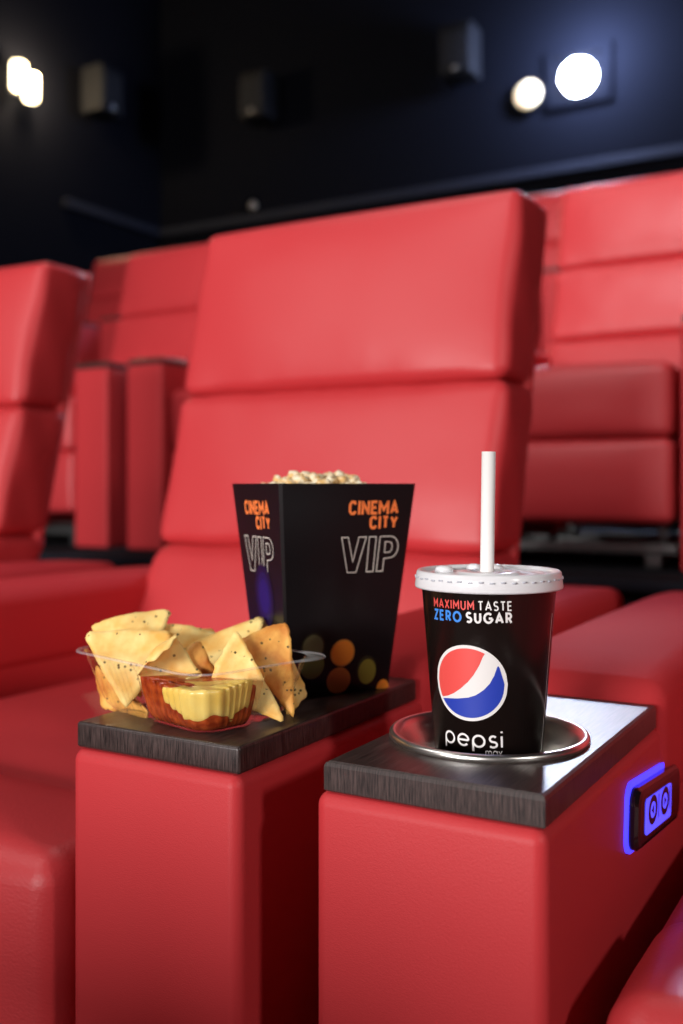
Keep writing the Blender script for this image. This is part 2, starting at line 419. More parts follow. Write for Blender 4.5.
def text_into(bm, txt, u0, u1, v0, v1, w, S, mi, gl=G, gap=.28, runs=None):
    """fit txt between u0..u1, baseline v0, cap height up to v1, stroke width w; runs: {char index: material}"""
    h = v1-v0-w
    tw, xs = 0.0, []
    wr = w/h
    for i, ch in enumerate(txt):
        if ch == ' ': tw += .34; xs.append(tw); continue
        xs.append(tw); tw += gl[ch][0] + wr + gap
    tw -= gap+wr
    k = (u1-u0-w)/tw
    cur = mi
    for i, ch in enumerate(txt):
        if runs and i in runs: cur = runs[i]
        if ch == ' ': continue
        for pl in gl[ch][1]:
            pts = [(u0+w/2+(xs[i]+x)*k, v0+w/2+y*h) for x, y in pl]
            cl = (Vector(pts[0])-Vector(pts[-1])).length < 1e-6
            ribbon(bm, pts, w, S, cur, cl)

# ------------------------------------------------------------------ paper cup
HX, HY = 0.1085+HOLE[0], 0.532+HOLE[1]
CUP = Vector((HX, HY, 0))
def cup_r(z): return 0.0447-(-0.0715-z)*0.0812 if z < 0 else 0.0447
PHI0 = -0.45
def cupS(off=0.00012):
    def S(u, v):      # u: arc length right of PHI0, v: height relative to the eye
        r = cup_r(v)+off; ph = PHI0+u/cup_r(v)
        return Vector((0, 0, 0))+(RV*math.sin(ph)-FV*math.cos(ph))*r+Vector((0, 0, ZC+v))
    return S
M_cupblk = simple('black_cup_print', (0.012, 0.007, 0.006), 0.22)
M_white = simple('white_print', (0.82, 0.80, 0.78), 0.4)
M_pred = simple('red_print', (0.80, 0.085, 0.075), 0.4)
M_pblue = simple('blue_print', (0.02, 0.05, 0.42), 0.4)
M_lblue = simple('light_blue_print', (0.05, 0.26, 0.80), 0.4)
M_cola = simple('cola', (0.02, 0.005, 0.002), 0.1)
cup = empty('drink_cup', (HX, HY, SLAB_T-0.066+0.0006))
tag(cup, 'black paper cola cup with white lid and straw standing in the cup holder', 'cup')
cz = cup.location.z
bm = bmesh.new()
zt, zb = -0.060, cz-ZC
lathe_into(bm, [(0, ZC+zb+0.003), (cup_r(zb)-0.001, ZC+zb+0.003), (cup_r(zb)-0.001, ZC+zb), (cup_r(zb), ZC+zb), (cup_r(zt), ZC+zt), (cup_r(zt)+0.001, ZC+zt+0.001),
                (cup_r(zt)-0.0006, ZC+zt+0.001), (cup_r(zt)-0.0006, ZC+zt-0.001), (cup_r(zb)-0.0008, ZC+zb+0.004), (0, ZC+zb+0.004)], 96)
bm.normal_update()
S = cupS()
text_into(bm, 'MAXIMUM TASTE', -0.0272, 0.0286, -0.0797, -0.0734, 0.00092, S, 1, runs={0: 2, 8: 1})
text_into(bm, 'ZERO SUGAR', -0.0272, 0.0286, -0.0879, -0.0806, 0.00145, S, 1, runs={0: 4, 5: 1})
text_into(bm, 'pepsi', -0.0200, 0.0205, -0.1684, -0.1598, 0.00135, S, 1, gap=.22)
text_into(bm, 'max', 0.0092, 0.0202, -0.1745, -0.1698, 0.0006, S, 1, gap=.22)
# thin white vertical line down the right side of the cup
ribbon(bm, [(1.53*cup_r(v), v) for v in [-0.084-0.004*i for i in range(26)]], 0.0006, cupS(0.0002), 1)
# globe: white disc, red upper field, blue lower field, drawn as columns
gx, gz, gu, gv = -0.0010, -0.1268, 0.0256, 0.0246
def columns(xa, xb, top, bot, mi, off, n=60):
    S2 = cupS(off); prev = None
    for i in range(n+1):
        x = xa+(xb-xa)*i/n
        t, b_ = top(x), bot(x)
        if t < b_: t = b_ = (t+b_)/2
        cur = [bm.verts.new(S2(gx+x*gu, gz+(b_+(t-b_)*j/6)*gv)) for j in range(7)]
        if prev:
            for j in range(6): bm.faces.new([prev[j], cur[j], cur[j+1], prev[j+1]]).material_index = mi
        prev = cur
circ = lambda r: (lambda x: math.sqrt(max(0, r*r-x*x)))
R_ = 0.915
columns(-1, 1, circ(1), lambda x: -circ(1)(x), 1, 0.00012)
def interp(pts):
    def f(x):
        if x <= pts[0][0]: return pts[0][1]
        for (a, p), (b, q) in zip(pts, pts[1:]):
            if x <= b:
                t = (x-a)/(b-a); return p+(q-p)*t
        return pts[-1][1]
    return f
red_low = interp([(-1, -.44), (-.78, -.46), (-.6, -.41), (-.4, -.31), (-.2, -.16), (0, .03), (.15, .22), (.3, .48), (.40, .72), (.45, .80), (1, .9)])
blue_top = interp([(-1, -.50), (-.75, -.50), (-.55, -.47), (-.3, -.44), (0, -.38), (.2, -.30), (.4, -.15), (.55, .02), (.66, .22), (.73, .42), (.76, .50), (.80, .44), (.92, .0)])
cR = circ(R_)
columns(-R_, .45, cR, lambda x: max(red_low(x), -cR(x)), 2, 0.00024)
columns(-.77, R_, lambda x: min(blue_top(x), cR(x)), lambda x: -cR(x), 3, 0.00024)
bmesh.ops.translate(bm, verts=bm.verts, vec=(0, 0, -cz))
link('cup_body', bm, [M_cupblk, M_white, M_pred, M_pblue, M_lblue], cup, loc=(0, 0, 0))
# lid
M_lid = simple('translucent_lid', (0.97, 0.975, 1.0), 0.2, 0, 0.5)
M_lid.node_tree.nodes['Principled BSDF'].inputs['Transmission Weight'].default_value = 0.22
M_lid.node_tree.nodes['Principled BSDF'].inputs['IOR'].default_value = 1.35
zl = -0.0595
bm = bmesh.new()
lathe_into(bm, [(0.0462, zl-0.0085), (0.0492, zl-0.0092), (0.0496, zl-0.0080), (0.0488, zl-0.0020), (0.0484, zl+0.0012), (0.0474, zl+0.0024), (0.0458, zl+0.0022),
                (0.0446, zl+0.0008), (0.0438, zl-0.0002), (0.0405, zl-0.0004), (0.0395, zl+0.0006), (0.0370, zl+0.0008), (0.0360, zl-0.0002), (0.022, zl-0.0001), (0.0212, zl+0.0012),
                (0.0128, zl+0.0016), (0.0118, zl+0.0004), (0.0080, zl+0.0004), (0.0070, zl+0.0012), (0.0056, zl+0.0012), (0.0054, zl-0.0010), (0.0070, zl-0.0010), (0.0360, zl-0.0012), (0.0430, zl-0.0014), (0.0446, zl-0.0010), (0.0468, zl-0.0030)], 96, closed=True)
for (a, d, r) in ((-0.0285, 0.014, 0.0062), (0.0085, 0.026, 0.0060), (-0.006, 0.030, 0.0050)):    # press-in buttons
    p = RV*a+FV*d
    lathe_into(bm, [(r, zl-0.0004), (r, zl+0.0016), (r*0.86, zl+0.0032), (r*0.5, zl+0.0040), (0, zl+0.0042)], 24, (p.x, p.y))
for i in range(44):       # row of small raised dashes around the skirt
    a = 2*PI*i/44; rr = 0.0493
    def q(da, z, r): return bm.verts.new((r*math.cos(a+da), r*math.sin(a+da), z))
    z0 = zl-0.0028+0.0004*(i % 2); v = [q(-.032, z0, rr-.0002), q(.032, z0, rr-.0002), q(.032, z0+.0010, rr-.0004), q(-.032, z0+.0010, rr-.0004)]
    w_ = [q(-.030, z0, rr+.0004), q(.030, z0, rr+.0004), q(.030, z0+.0009, rr+.0003), q(-.030, z0+.0009, rr+.0003)]
    bm.faces.new(w_).material_index = 1
    for j in range(4): bm.faces.new([v[j], v[(j+1) % 4], w_[(j+1) % 4], w_[j]]).material_index = 1
bmesh.ops.translate(bm, verts=bm.verts, vec=(0, 0, ZC-cz))
M_dash = simple('lid_marks', (0.52, 0.54, 0.60), 0.4)
l = link('cup_lid', bm, [M_lid, M_dash], cup); l['label'] = 'translucent white plastic lid'
# straw
bm = bmesh.new()
p0 = -RV*0.0022+FV*0.0; p1 = RV*0.0002
A0, A1 = Vector((p0.x, p0.y, -0.150)), Vector((p1.x, p1.y, 0.0225))
ro, ri, n = 0.0047, 0.0042, 28
d = (A1-A0).normalized(); u_ = d.orthogonal().normalized(); v_ = d.cross(u_)
rings = [[bm.verts.new(p+(u_*math.cos(2*PI*i/n)+v_*math.sin(2*PI*i/n))*r) for i in range(n)] for p, r in ((A0, ro), (A1, ro), (A1, ri), (A0, ri))]
for A, B in zip(rings, rings[1:]+rings[:1]):
    for i in range(n): bm.faces.new([A[i], A[(i+1) % n], B[(i+1) % n], B[i]])
bmesh.ops.translate(bm, verts=bm.verts, vec=(HX, HY, ZC))
s = link('drinking_straw', bm, simple('white_paper', (0.86, 0.84, 0.82), 0.55), None)
tag(s, 'white paper drinking straw sticking up out of the cola cup lid', 'straw')

# ------------------------------------------------------------------ popcorn box
TH = math.radians(29)
E1 = RV*math.cos(TH)+FV*math.sin(TH); E2 = -RV*math.sin(TH)+FV*math.cos(TH)
BC = RV*(-0.0157)+FV*0.842
LT, WT, LB, WB = 0.1253, 0.0945, 0.094, 0.0568
ZT, ZB = 0.0012, -0.1695
box = empty('popcorn_box', (BC.x, BC.y, ZC+ZB))
tag(box, 'black tapered popcorn box with orange lettering, full of popcorn', 'popcorn box')
def bxp(i, j, z, off=0.0):     # i, j in -1..1, z relative to the eye -> local
    t = (z-ZB)/(ZT-ZB)
    L = (LB+(LT-LB)*t)/2+off; W = (WB+(WT-WB)*t)/2+off
    p = E1*i*L+E2*j*W
    return Vector((p.x, p.y, z-ZB))
M_box = simple('black_gloss_card', (0.007, 0.006, 0.007), 0.34, spec=0.35)
M_card = simple('card_edge', (0.75, 0.68, 0.58), 0.6)
M_orange = simple('orange_print', (1.0, 0.24, 0.06), 0.45)
M_gold = simple('pale_gold_print', (0.75, 0.70, 0.62), 0.4)
bm = bmesh.new()
def loop(z, off, n=8, e=0.02):
    out = []
    for (a, b) in (((-1, -1), (1, -1)), ((1, -1), (1, 1)), ((1, 1), (-1, 1)), ((-1, 1), (-1, -1))):
        for k in range(n):
            t = e+(1-2*e)*k/(n-1); out.append(bm.verts.new(bxp(a[0]+(b[0]-a[0])*t, a[1]+(b[1]-a[1])*t, z, off)))
    return out
zs = [ZB+(ZT-ZB)*k/10 for k in range(11)]
O = [loop(z, 0) for z in zs]; I = [loop(z, -0.0006) for z in reversed(zs)]
for q, (A, B) in enumerate(list(zip(O, O[1:]))+[(O[-1], I[0])]+list(zip(I, I[1:]))):
    for i in range(len(A)):
        f = bm.faces.new([A[i], A[(i+1) % len(A)], B[(i+1) % len(B)], B[i]])
        if q >= 10: f.material_index = 1
bm.faces.new(list(reversed(O[0]))); bm.faces.new(I[-1])
def faceS(side, off=0.00025):
    def S(u, v):       # u metres right of the face centre, v height relative to the eye
        t = (v-ZB)/(ZT-ZB)
        L = (LB+(LT-LB)*t)/2+off; W = (WB+(WT-WB)*t)/2+off
        if side == 'front': p = E1*u-E2*W
        else: p = -E1*L-E2*u
        return Vector((p.x, p.y, v-ZB))
    return S
def bold_outline(bm, S, u0, v0, k, mi, w):
    # V, I, P drawn as hollow outlines; unit height 1 -> k
    V_ = [(0, 1), (.21, 1), (.40, .30), (.56, 1), (.80, 1), (.52, 0), (.24, 0), (0, 1)]
    I_ = [(.90, 1), (1.13, 1), (1.08, 0), (.86, 0), (.90, 1)]
    P_ = [(1.26, 1), (1.62, 1)] + arc(1.62, .69, .26, .31, 90, -90, 10) + [(1.42, .36), (1.40, 0), (1.19, 0), (1.26, 1)]
    H_ = [(1.44, .84), (1.58, .84)] + arc(1.58, .69, .10, .15, 90, -90, 8) + [(1.43, .54), (1.44, .84)]
    for pl in (V_, I_, P_, H_):
        ribbon(bm, [(u0+x*k*1.0, v0+y*k) for x, y in pl], w, S, mi, True, 0.002)
for side, du in (('front', 0.0), ('left', -0.022)):
    S = faceS(side)
    text_into(bm, 'CINEMA', -0.0005+du, 0.0465+du, -0.0240, -0.0125, 0.00235, S, 2, GB, .09)
    text_into(bm, 'CITY', 0.0195+du, 0.0465+du, -0.0358, -0.0250, 0.00235, S, 2, GB, .09)
    bold_outline(bm, S, -0.0055+du, -0.0705, 0.0285, 3, 0.0008)
# printed soft lights at the foot of the front face (popcorn glow artwork)
def face_disc(side, u, v, ru, rv, mi, off, clip=None):
    S = faceS(side, off); n = 32
    c = bm.verts.new(S(u, v)); ring = [bm.verts.new(S(u+ru*math.cos(2*PI*i/n), max(ZB+0.0005, v+rv*math.sin(2*PI*i/n)))) for i in range(n)]
    for i in range(n): bm.faces.new([c, ring[i], ring[(i+1) % n]]).material_index = mi
M_d = [simple('print_sage', (0.16, 0.165, 0.075), 0.4), simple('print_olive', (0.13, 0.14, 0.035), 0.4), simple('print_orange', (0.85, 0.27, 0.03), 0.4),
       simple('print_amber', (0.62, 0.22, 0.04), 0.4), simple('print_moss', (0.24, 0.21, 0.03), 0.4), simple('print_dim', (0.030, 0.028, 0.012), 0.4),
       simple('face_deep_blue', (0.008, 0.005, 0.035), 0.4), simple('face_blue', (0.012, 0.008, 0.075), 0.4), simple('face_bright_blue', (0.016, 0.010, 0.13), 0.4)]
for k_, (ru, rv) in enumerate(((0.017, 0.026), (0.013, 0.020), (0.009, 0.014))): face_disc('left', 0.002, -0.090, ru, rv, 10+k_, 0.0003+0.00004*k_)  # nested blue ellipses on the left face, brighter towards the middle
face_disc('front', -0.0262, -0.1290, 0.0108, 0.0112, 9, 0.0003)
face_disc('front', -0.0262, -0.1290, 0.0092, 0.0096, 4, 0.00035)
face_disc('front', -0.0262, -0.1440, 0.0108, 0.0112, 5, 0.00040)
face_disc('front', 0.0010, -0.1360, 0.0112, 0.0112, 7, 0.0004)
face_disc('front', 0.0010, -0.1360, 0.0100, 0.0100, 6, 0.00045)
face_disc('front', -0.0015, -0.1585, 0.0110, 0.0108, 7, 0.0005)
face_disc('front', 0.0245, -0.1520, 0.0095, 0.0120, 9, 0.0004)
face_disc('front', 0.0250, -0.1535, 0.0082, 0.0105, 8, 0.00045)
face_disc('front', 0.0410, -0.1700, 0.0062, 0.0085, 6, 0.0004)
link('box_card', bm, [M_box, M_card, M_orange, M_gold]+M_d, box, smooth=False)
# popcorn
M_pop = simple('popcorn_cream', (0.86, 0.74, 0.46), 0.75)
nt = M_pop.node_tree; b = nt.nodes['Principled BSDF']
tc = N(nt, 'ShaderNodeTexCoord'); nz = N(nt, 'ShaderNodeTexNoise'); nz.inputs['Scale'].default_value = 160
cr = N(nt, 'ShaderNodeValToRGB'); cr.color_ramp.elements[0].position = .38; cr.color_ramp.elements[0].color = (.72, .45, .16, 1); cr.color_ramp.elements[1].position = .62; cr.color_ramp.elements[1].color = (.88, .80, .58, 1)
nt.links.new(tc.outputs['Object'], nz.inputs['Vector']); nt.links.new(nz.outputs[0], cr.inputs[0]); nt.links.new(cr.outputs[0], b.inputs['Base Color'])
def kernel_mesh(seed):
    rnd = random.Random(seed); bm = bmesh.new()
    bmesh.ops.create_icosphere(bm, subdivisions=4, radius=1)
    lob = [Vector((rnd.gauss(0, 1), rnd.gauss(0, 1), rnd.gauss(0, 1))).normalized() for _ in range(rnd.randint(5, 7))]
    for v in bm.verts:
        d = v.co.normalized(); k = 0
        for i, l_ in enumerate(lob): k = max(k, (0.55+0.45*(i % 3)/2)*max(0, d.dot(l_))**3)
        v.co = d*(0.0048+0.0052*k+0.0012*noise.noise(d*4+Vector((seed, 0, 0))))
    me_o = link('popcorn_kernel', bm, M_pop)
    return me_o
protos = [kernel_mesh(s_) for s_ in range(5)]
bm = bmesh.new()        # the mass of popcorn below the top layer
nn = 18
def heap(i, j):
    p = bxp(i, j, -0.012, -0.0012); z = -0.010+0.007*(1-i*i)*(1-j*j)+0.0025*noise.noise(Vector((i*5, j*5, 0)))
    return Vector((p.x, p.y, z-ZB))
gv_ = [[bm.verts.new(heap(-1+2*i/nn, -1+2*j/nn)) for j in range(nn+1)] for i in range(nn+1)]
for i in range(nn):
    for j in range(nn): bm.faces.new([gv_[i][j], gv_[i+1][j], gv_[i+1][j+1], gv_[i][j+1]])
edge = [gv_[i][0] for i in range(nn)]+[gv_[nn][j] for j in range(nn)]+[gv_[i][nn] for i in range(nn, 0, -1)]+[gv_[0][j] for j in range(nn, 0, -1)]
eb = []
for v in edge:
    pp = v.co; q = bxp(0, 0, ZB+0.002); s_ = 0.60; eb.append(bm.verts.new((pp.x*s_, pp.y*s_, 0.002)))
for i in range(len(edge)): bm.faces.new([edge[i], edge[(i+1) % len(edge)], eb[(i+1) % len(edge)], eb[i]])
bm.faces.new(eb)
h = link('popcorn', bm, M_pop, None, loc=box.location)
tag(h, 'mass of popcorn filling the black box below its rim', 'popcorn', None, 'stuff')
ki = 0
for i in range(9):
    for j in range(7):
        a, b_ = -0.86+1.72*i/8+random.uniform(-.05, .05), -0.82+1.64*j/6+random.uniform(-.05, .05)
        rim = max(abs(a), abs(b_))
        p = bxp(a, b_, -0.008, -0.005)
        z = ZB*0-ZB + (-0.0035+0.0060*(1-a*a)*(1-b_*b_)+random.uniform(-.002, .0022)+(0.0005 if -.55 < a < 0.6 and b_ > -.3 else -0.0055))
        o = protos[ki % 5] if ki < 5 else protos[ki % 5].copy()
        if ki >= 5: COL.objects.link(o)
        o.location = box.location+Vector((p.x, p.y, z)); o.rotation_euler = [random.uniform(0, 6.28) for _ in range(3)]
        o.scale = [random.uniform(.85, 1.1)]*3
        tag(o, 'popped cream kernel on top of the popcorn box', 'popcorn', 'popcorn kernels heaped in the box'); ki += 1

# ------------------------------------------------------------------ nacho tray
NC = Vector((-0.4085, 0.5215, 0)); EL = Vector((-0.9686, 0.2487, 0)); ES = Vector((0.2487, 0.9686, 0))
LL, SS, ZR, ZF = 0.156, 0.110, -0.125, -0.1695
def T(l, s, z): p = NC+EL*l+ES*s; return Vector((p.x, p.y, ZC+z))
def rloop(ins, rc, t):
    """samples round the tray at one height: (l, s, nl, ns, q)"""
    out = []
    w, h = LL-2*ins, SS-2*ins
    nside_l, nside_s, nc = 64, 46, 12
    segs = [((ins+rc, ins+rc), 180, 270), ((LL-ins-rc, ins+rc), 270, 360), ((LL-ins-rc, SS-ins-rc), 0, 90), ((ins+rc, SS-ins-rc), 90, 180)]
    for k, (c, a0, a1) in enumerate(segs):
        for i in range(nc):
            a = math.radians(a0+(a1-a0)*i/nc); out.append((c[0]+rc*math.cos(a), c[1]+rc*math.sin(a), math.cos(a), math.sin(a)))
        a = math.radians(a1); p = (c[0]+rc*math.cos(a), c[1]+rc*math.sin(a))
        c2 = segs[(k+1) % 4][0]; q = (c2[0]+rc*math.cos(a), c2[1]+rc*math.sin(a)); ns = nside_l if k % 2 == 0 else nside_s
        for i in range(ns):
            f = i/ns; out.append((p[0]+(q[0]-p[0])*f, p[1]+(q[1]-p[1])*f, math.cos(a), math.sin(a)))
    return out
NCN, NSL, NSS = 12, 64, 46
NTOT = 4*NCN+2*NSL+2*NSS
def wall_pt(idx, t, off=0.0):
    """point idx of the loop at height fraction t (0 floor .. 1 rim), moved off along the outward normal"""
    ins = 0.0145*(1-t)+0.003*max(0, 0.15-t)/0.15; rc = 0.022-0.004*(1-t)
    l, s, nl, ns = rloop(ins, rc, t)[idx]
    rib = 0.0007*math.sin(idx*1.55)*min(1, t*6)*min(1, (0.92-t)*8 if t < 0.92 else 0)
    groove = -0.0055*min(1, (0.95-t)*6 if t < .95 else 0)*(math.exp(-((l-0.082)/0.0035)**2) if s < 0.03 else 0)
    groove += -0.0055*min(1, (0.95-t)*6 if t < .95 else 0)*(math.exp(-((s-0.064)/0.0035)**2) if l < 0.03 else 0)
    d = rib+groove+off
    if off > 0.003 and t >= 1: d += 0.0125*math.exp(-((l/0.018)**2+((s-SS)/0.018)**2))+0.003*math.exp(-(((l-LL)/0.016)**2+(s/0.016)**2))
    return l+nl*d, s+ns*d
M_clear, nt, b = new_mat('clear_plastic')
nt.nodes.remove(b)
gl = N(nt, 'ShaderNodeBsdfGlossy'); gl.inputs['Roughness'].default_value = 0.08; gl.inputs['Color'].default_value = (1, 1, 1, 1)
tr = N(nt, 'ShaderNodeBsdfTransparent'); tr.inputs['Color'].default_value = (0.985, 0.98, 0.975, 1)
lw = N(nt, 'ShaderNodeLayerWeight'); lw.inputs['Blend'].default_value = 0.5
pw = N(nt, 'ShaderNodeMath', operation='POWER'); pw.inputs[1].default_value = 4.0
fr = N(nt, 'ShaderNodeMath', operation='MULTIPLY_ADD'); fr.inputs[1].default_value = 0.75; fr.inputs[2].default_value = 0.05
nt.links.new(lw.outputs['Facing'], pw.inputs[0]); nt.links.new(pw.outputs[0], fr.inputs[0])
mx = N(nt, 'ShaderNodeMixShader')
nt.links.new(fr.outputs[0], mx.inputs[0]); nt.links.new(tr.outputs[0], mx.inputs[1]); nt.links.new(gl.outputs[0], mx.inputs[2])
nt.links.new(mx.outputs[0], [n_ for n_ in nt.nodes if n_.type == 'OUTPUT_MATERIAL'][0].inputs[0])
bm = bmesh.new()
ts = [0, .04, .12, .25, .4, .55, .7, .82, .92, 1.0]
loops = [[bm.verts.new(T(*wall_pt(i, t), ZF+(ZR-ZF)*t)) for i in range(NTOT)] for t in ts]
loops.append([bm.verts.new(T(*wall_pt(i, 1.0, 0.0035), ZR+0.0006)) for i in range(NTOT)])
loops.append([bm.verts.new(T(*wall_pt(i, 1.0, 0.0042), ZR-0.0008)) for i in range(NTOT)])
loops.append([bm.verts.new(T(*wall_pt(i, 1.0, 0.0036), ZR-0.0010)) for i in range(NTOT)])
set_rim = set(v_ for L_ in loops[-4:] for v_ in L_)
for A, B in zip(loops, loops[1:]):
    for i in range(NTOT): bm.faces.new([A[i], A[(i+1) % NTOT], B[(i+1) % NTOT], B[i]])
for f_ in bm.faces:
    if all(v_ in set_rim for v_ in f_.verts): f_.material_index = 1
c = bm.verts.new(T(LL/2, SS/2, ZF))
for i in range(NTOT): bm.faces.new([c, loops[0][(i+1) % NTOT], loops[0][i]])
# walls between the dip compartment and the chips
dv = [(0.083, 0.012), (0.083, 0.050)]+[(0.083-0.014*(1-math.cos(a*PI/12)), 0.050+0.014*math.sin(a*PI/12)) for a in range(1, 7)]+[(0.012, 0.064)]
prev = None
for (l, s_) in dv:
    cur = [bm.verts.new(T(l-(0.83-0.83)*0, s_, ZF+(ZR-ZF)*t)) for t in (0, .4, .78)]
    if prev:
        for j in range(2): bm.faces.new([prev[j], cur[j], cur[j+1], prev[j+1]])
    prev = cur
M_rim, nt, b = new_mat('plastic_rim_highlight')
b.inputs['Base Color'].default_value = (0.85, 0.86, 0.9, 1); b.inputs['Roughness'].default_value = 0.12  # white highlight along the rim is mixed in as pale colour
tr = N(nt, 'ShaderNodeBsdfTransparent'); mx = N(nt, 'ShaderNodeMixShader'); mx.inputs[0].default_value = 0.22
nt.links.new(tr.outputs[0], mx.inputs[1]); nt.links.new(b.outputs[0], mx.inputs[2])
nt.links.new(mx.outputs[0], [n_ for n_ in nt.nodes if n_.type == 'OUTPUT_MATERIAL'][0].inputs[0])
tray = link('nacho_tray', bm, [M_clear, M_rim])
tray.data.transform(Matrix.Translation(-T(LL/2, SS/2, ZF))); tray.location = T(LL/2, SS/2, ZF)
tag(tray, 'clear ribbed plastic tray holding nachos and dips on the dark armrest top', 'tray')

def mottled(name, c1, c2, scale, rough, coat=0.0, bump=0.0, sss=0.0):
    m, nt, b = new_mat(name)
    tc = N(nt, 'ShaderNodeTexCoord'); nz = N(nt, 'ShaderNodeTexNoise'); nz.inputs['Scale'].default_value = scale; nz.inputs['Detail'].default_value = 4
    cr = N(nt, 'ShaderNodeValToRGB'); cr.color_ramp.elements[0].position = .36; cr.color_ramp.elements[0].color = (*c1, 1)
    cr.color_ramp.elements[1].position = .64; cr.color_ramp.elements[1].color = (*c2, 1)
    nt.links.new(tc.outputs['Object'], nz.inputs['Vector']); nt.links.new(nz.outputs[0], cr.inputs[0]); nt.links.new(cr.outputs[0], b.inputs['Base Color'])
    b.inputs['Roughness'].default_value = rough
    if bump:
        bp = N(nt, 'ShaderNodeBump'); bp.inputs['Strength'].default_value = bump; bp.inputs['Distance'].default_value = 0.001
        nt.links.new(nz.outputs[0], bp.inputs['Height']); nt.links.new(bp.outputs[0], b.inputs['Normal'])
    return m
M_salsa = mottled('salsa', (0.30, 0.035, 0.008), (0.55, 0.095, 0.018), 130, 0.22, bump=0.6)
M_cheese = mottled('cheese_sauce', (0.98, 0.66, 0.13), (1.0, 0.76, 0.22), 40, 0.3)
def dip(name, i0, i1, zt_, zb_, off, inner, mat, wob, seed):
    """block that fills the dip corner against the ribbed wall from loop index i0 to i1 (through the near corner)"""
    bm = bmesh.new(); idx = [i % NTOT for i in range(i0, i1+1)]; m = len(idx)
    rows = []
    K = 9
    for k in range(K):
        row = []
        for a, i in enumerate(idx):
            u = a/(m-1); zb1 = zb_(u); zt1 = zt_(u); z = zb1+(zt1-zb1)*k/(K-1); t = (z-ZF)/(ZR-ZF)
            e = 0.0012*(1 if k in (0, K-1) else 0)+0.0004*(1 if k in (1, K-2) else 0)
            row.append(T(*wall_pt(i, t, off-e), z))
        # inner return
        for (l, s_) in inner: 
            u = 0.5; zt1 = zt_(u); zb1 = max(zb_(0.5), ZF+0.001); row.append(T(l, s_, zb1+(zt1-zb1)*k/(K-1)))
        rows.append([bm.verts.new(v) for v in row])
    n_ = len(rows[0])
    for A, B in zip(rows, rows[1:]):
        for i in range(n_): bm.faces.new([A[i], A[(i+1) % n_], B[(i+1) % n_], B[i]])
    # top: shrinking loops to a lumpy centre
    cen = sum((v.co for v in rows[-1]), Vector())/n_
    prev = rows[-1]
    for f in (.8, .6, .4, .2):
        cur = []
        for v in rows[-1]:
            p = cen.lerp(v.co, f); p.z += wob*noise.noise(Vector((p.x*140+seed, p.y*140, 0)))*1.5+wob*0.4
            cur.append(bm.verts.new(p))
        for i in range(n_): bm.faces.new([prev[i], prev[(i+1) % n_], cur[(i+1) % n_], cur[i]])
        prev = cur
    c = bm.verts.new(cen+Vector((0, 0, wob*.4)))
    for i in range(n_): bm.faces.new([prev[i], prev[(i+1) % n_], c])
    bm.faces.new(list(reversed(rows[0])))
    return link(name, bm, mat)
# index 0..12 is the near corner arc running from the short side to the long side; then the long side, last block is the short side
iL = lambda l: NCN+int((l-0.022)/(LL-0.044)*NSL)
iS = lambda s_: -int((s_-0.022)/(SS-0.044)*NSS)
sal = dip('salsa', iS(0.056), iL(0.075), lambda u: -0.1395+0.004*max(0, (u-0.6)/.4), lambda u: ZF+0.0008, -0.0012, [(0.077, 0.045), (0.068, 0.055), (0.055, 0.058), (0.03, 0.058)], M_salsa, 0.0016, 3)
tag(sal, 'red tomato salsa in the dip compartment of the nacho tray', 'salsa')
def chz_bot(u):
    base = -0.1600+0.0022*math.sin(u*17)+0.0010*math.sin(u*41)
    return base+0.0105*max(0, (u-0.80)/0.2)**1.2+0.003*max(0, (0.25-u)/0.25)
che = dip('cheese_sauce', iS(0.050), iL(0.048), lambda u: -0.1380+0.0035*max(0, 1-u/0.45)-0.0015*max(0, (u-.6)/.4), chz_bot, -0.0004, [(0.050, 0.022), (0.040, 0.030), (0.034, 0.040), (0.030, 0.050)], M_cheese, 0.0008, 11)
tag(che, 'pale yellow cheese sauce poured over the salsa in the tray corner', 'dip')

M_chip, nt, b = new_mat('tortilla_chip')
tc = N(nt, 'ShaderNodeTexCoord')
n1 = N(nt, 'ShaderNodeTexNoise'); n1.inputs['Scale'].default_value = 55; n1.inputs['Detail'].default_value = 5
cr = N(nt, 'ShaderNodeValToRGB'); cr.color_ramp.elements[0].position = .33; cr.color_ramp.elements[0].color = (.92, .48, .09, 1)
cr.color_ramp.elements[1].position = .60; cr.color_ramp.elements[1].color = (1.0, .76, .28, 1)
n2 = N(nt, 'ShaderNodeTexVoronoi'); n2.inputs['Scale'].default_value = 190
lt = N(nt, 'ShaderNodeMath', operation='LESS_THAN'); lt.inputs[1].default_value = 0.19
n3 = N(nt, 'ShaderNodeTexNoise'); n3.inputs['Scale'].default_value = 48
g3 = N(nt, 'ShaderNodeMath', operation='GREATER_THAN'); g3.inputs[1].default_value = 0.50
ml = N(nt, 'ShaderNodeMath', operation='MULTIPLY')
mxc = N(nt, 'ShaderNodeMix'); mxc.data_type = 'RGBA'; mxc.inputs['B'].default_value = (.12, .085, .02, 1)
for a_, b__ in ((tc.outputs['Object'], n1.inputs['Vector']), (tc.outputs['Object'], n2.inputs['Vector']), (tc.outputs['Object'], n3.inputs['Vector']), (n1.outputs[0], cr.inputs[0]),
                (n2.outputs['Distance'], lt.inputs[0]), (n3.outputs[0], g3.inputs[0]), (lt.outputs[0], ml.inputs[0]), (g3.outputs[0], ml.inputs[1]),
                (ml.outputs[0], mxc.inputs['Factor']), (cr.outputs[0], mxc.inputs['A']), (mxc.outputs['Result'], b.inputs['Base Color'])):
    nt.links.new(a_, b__)
bp = N(nt, 'ShaderNodeBump'); bp.inputs['Strength'].default_value = .5; bp.inputs['Distance'].default_value = .001
nt.links.new(n1.outputs[0], bp.inputs['Height']); nt.links.new(bp.outputs[0], b.inputs['Normal'])
b.inputs['Roughness'].default_value = 0.55
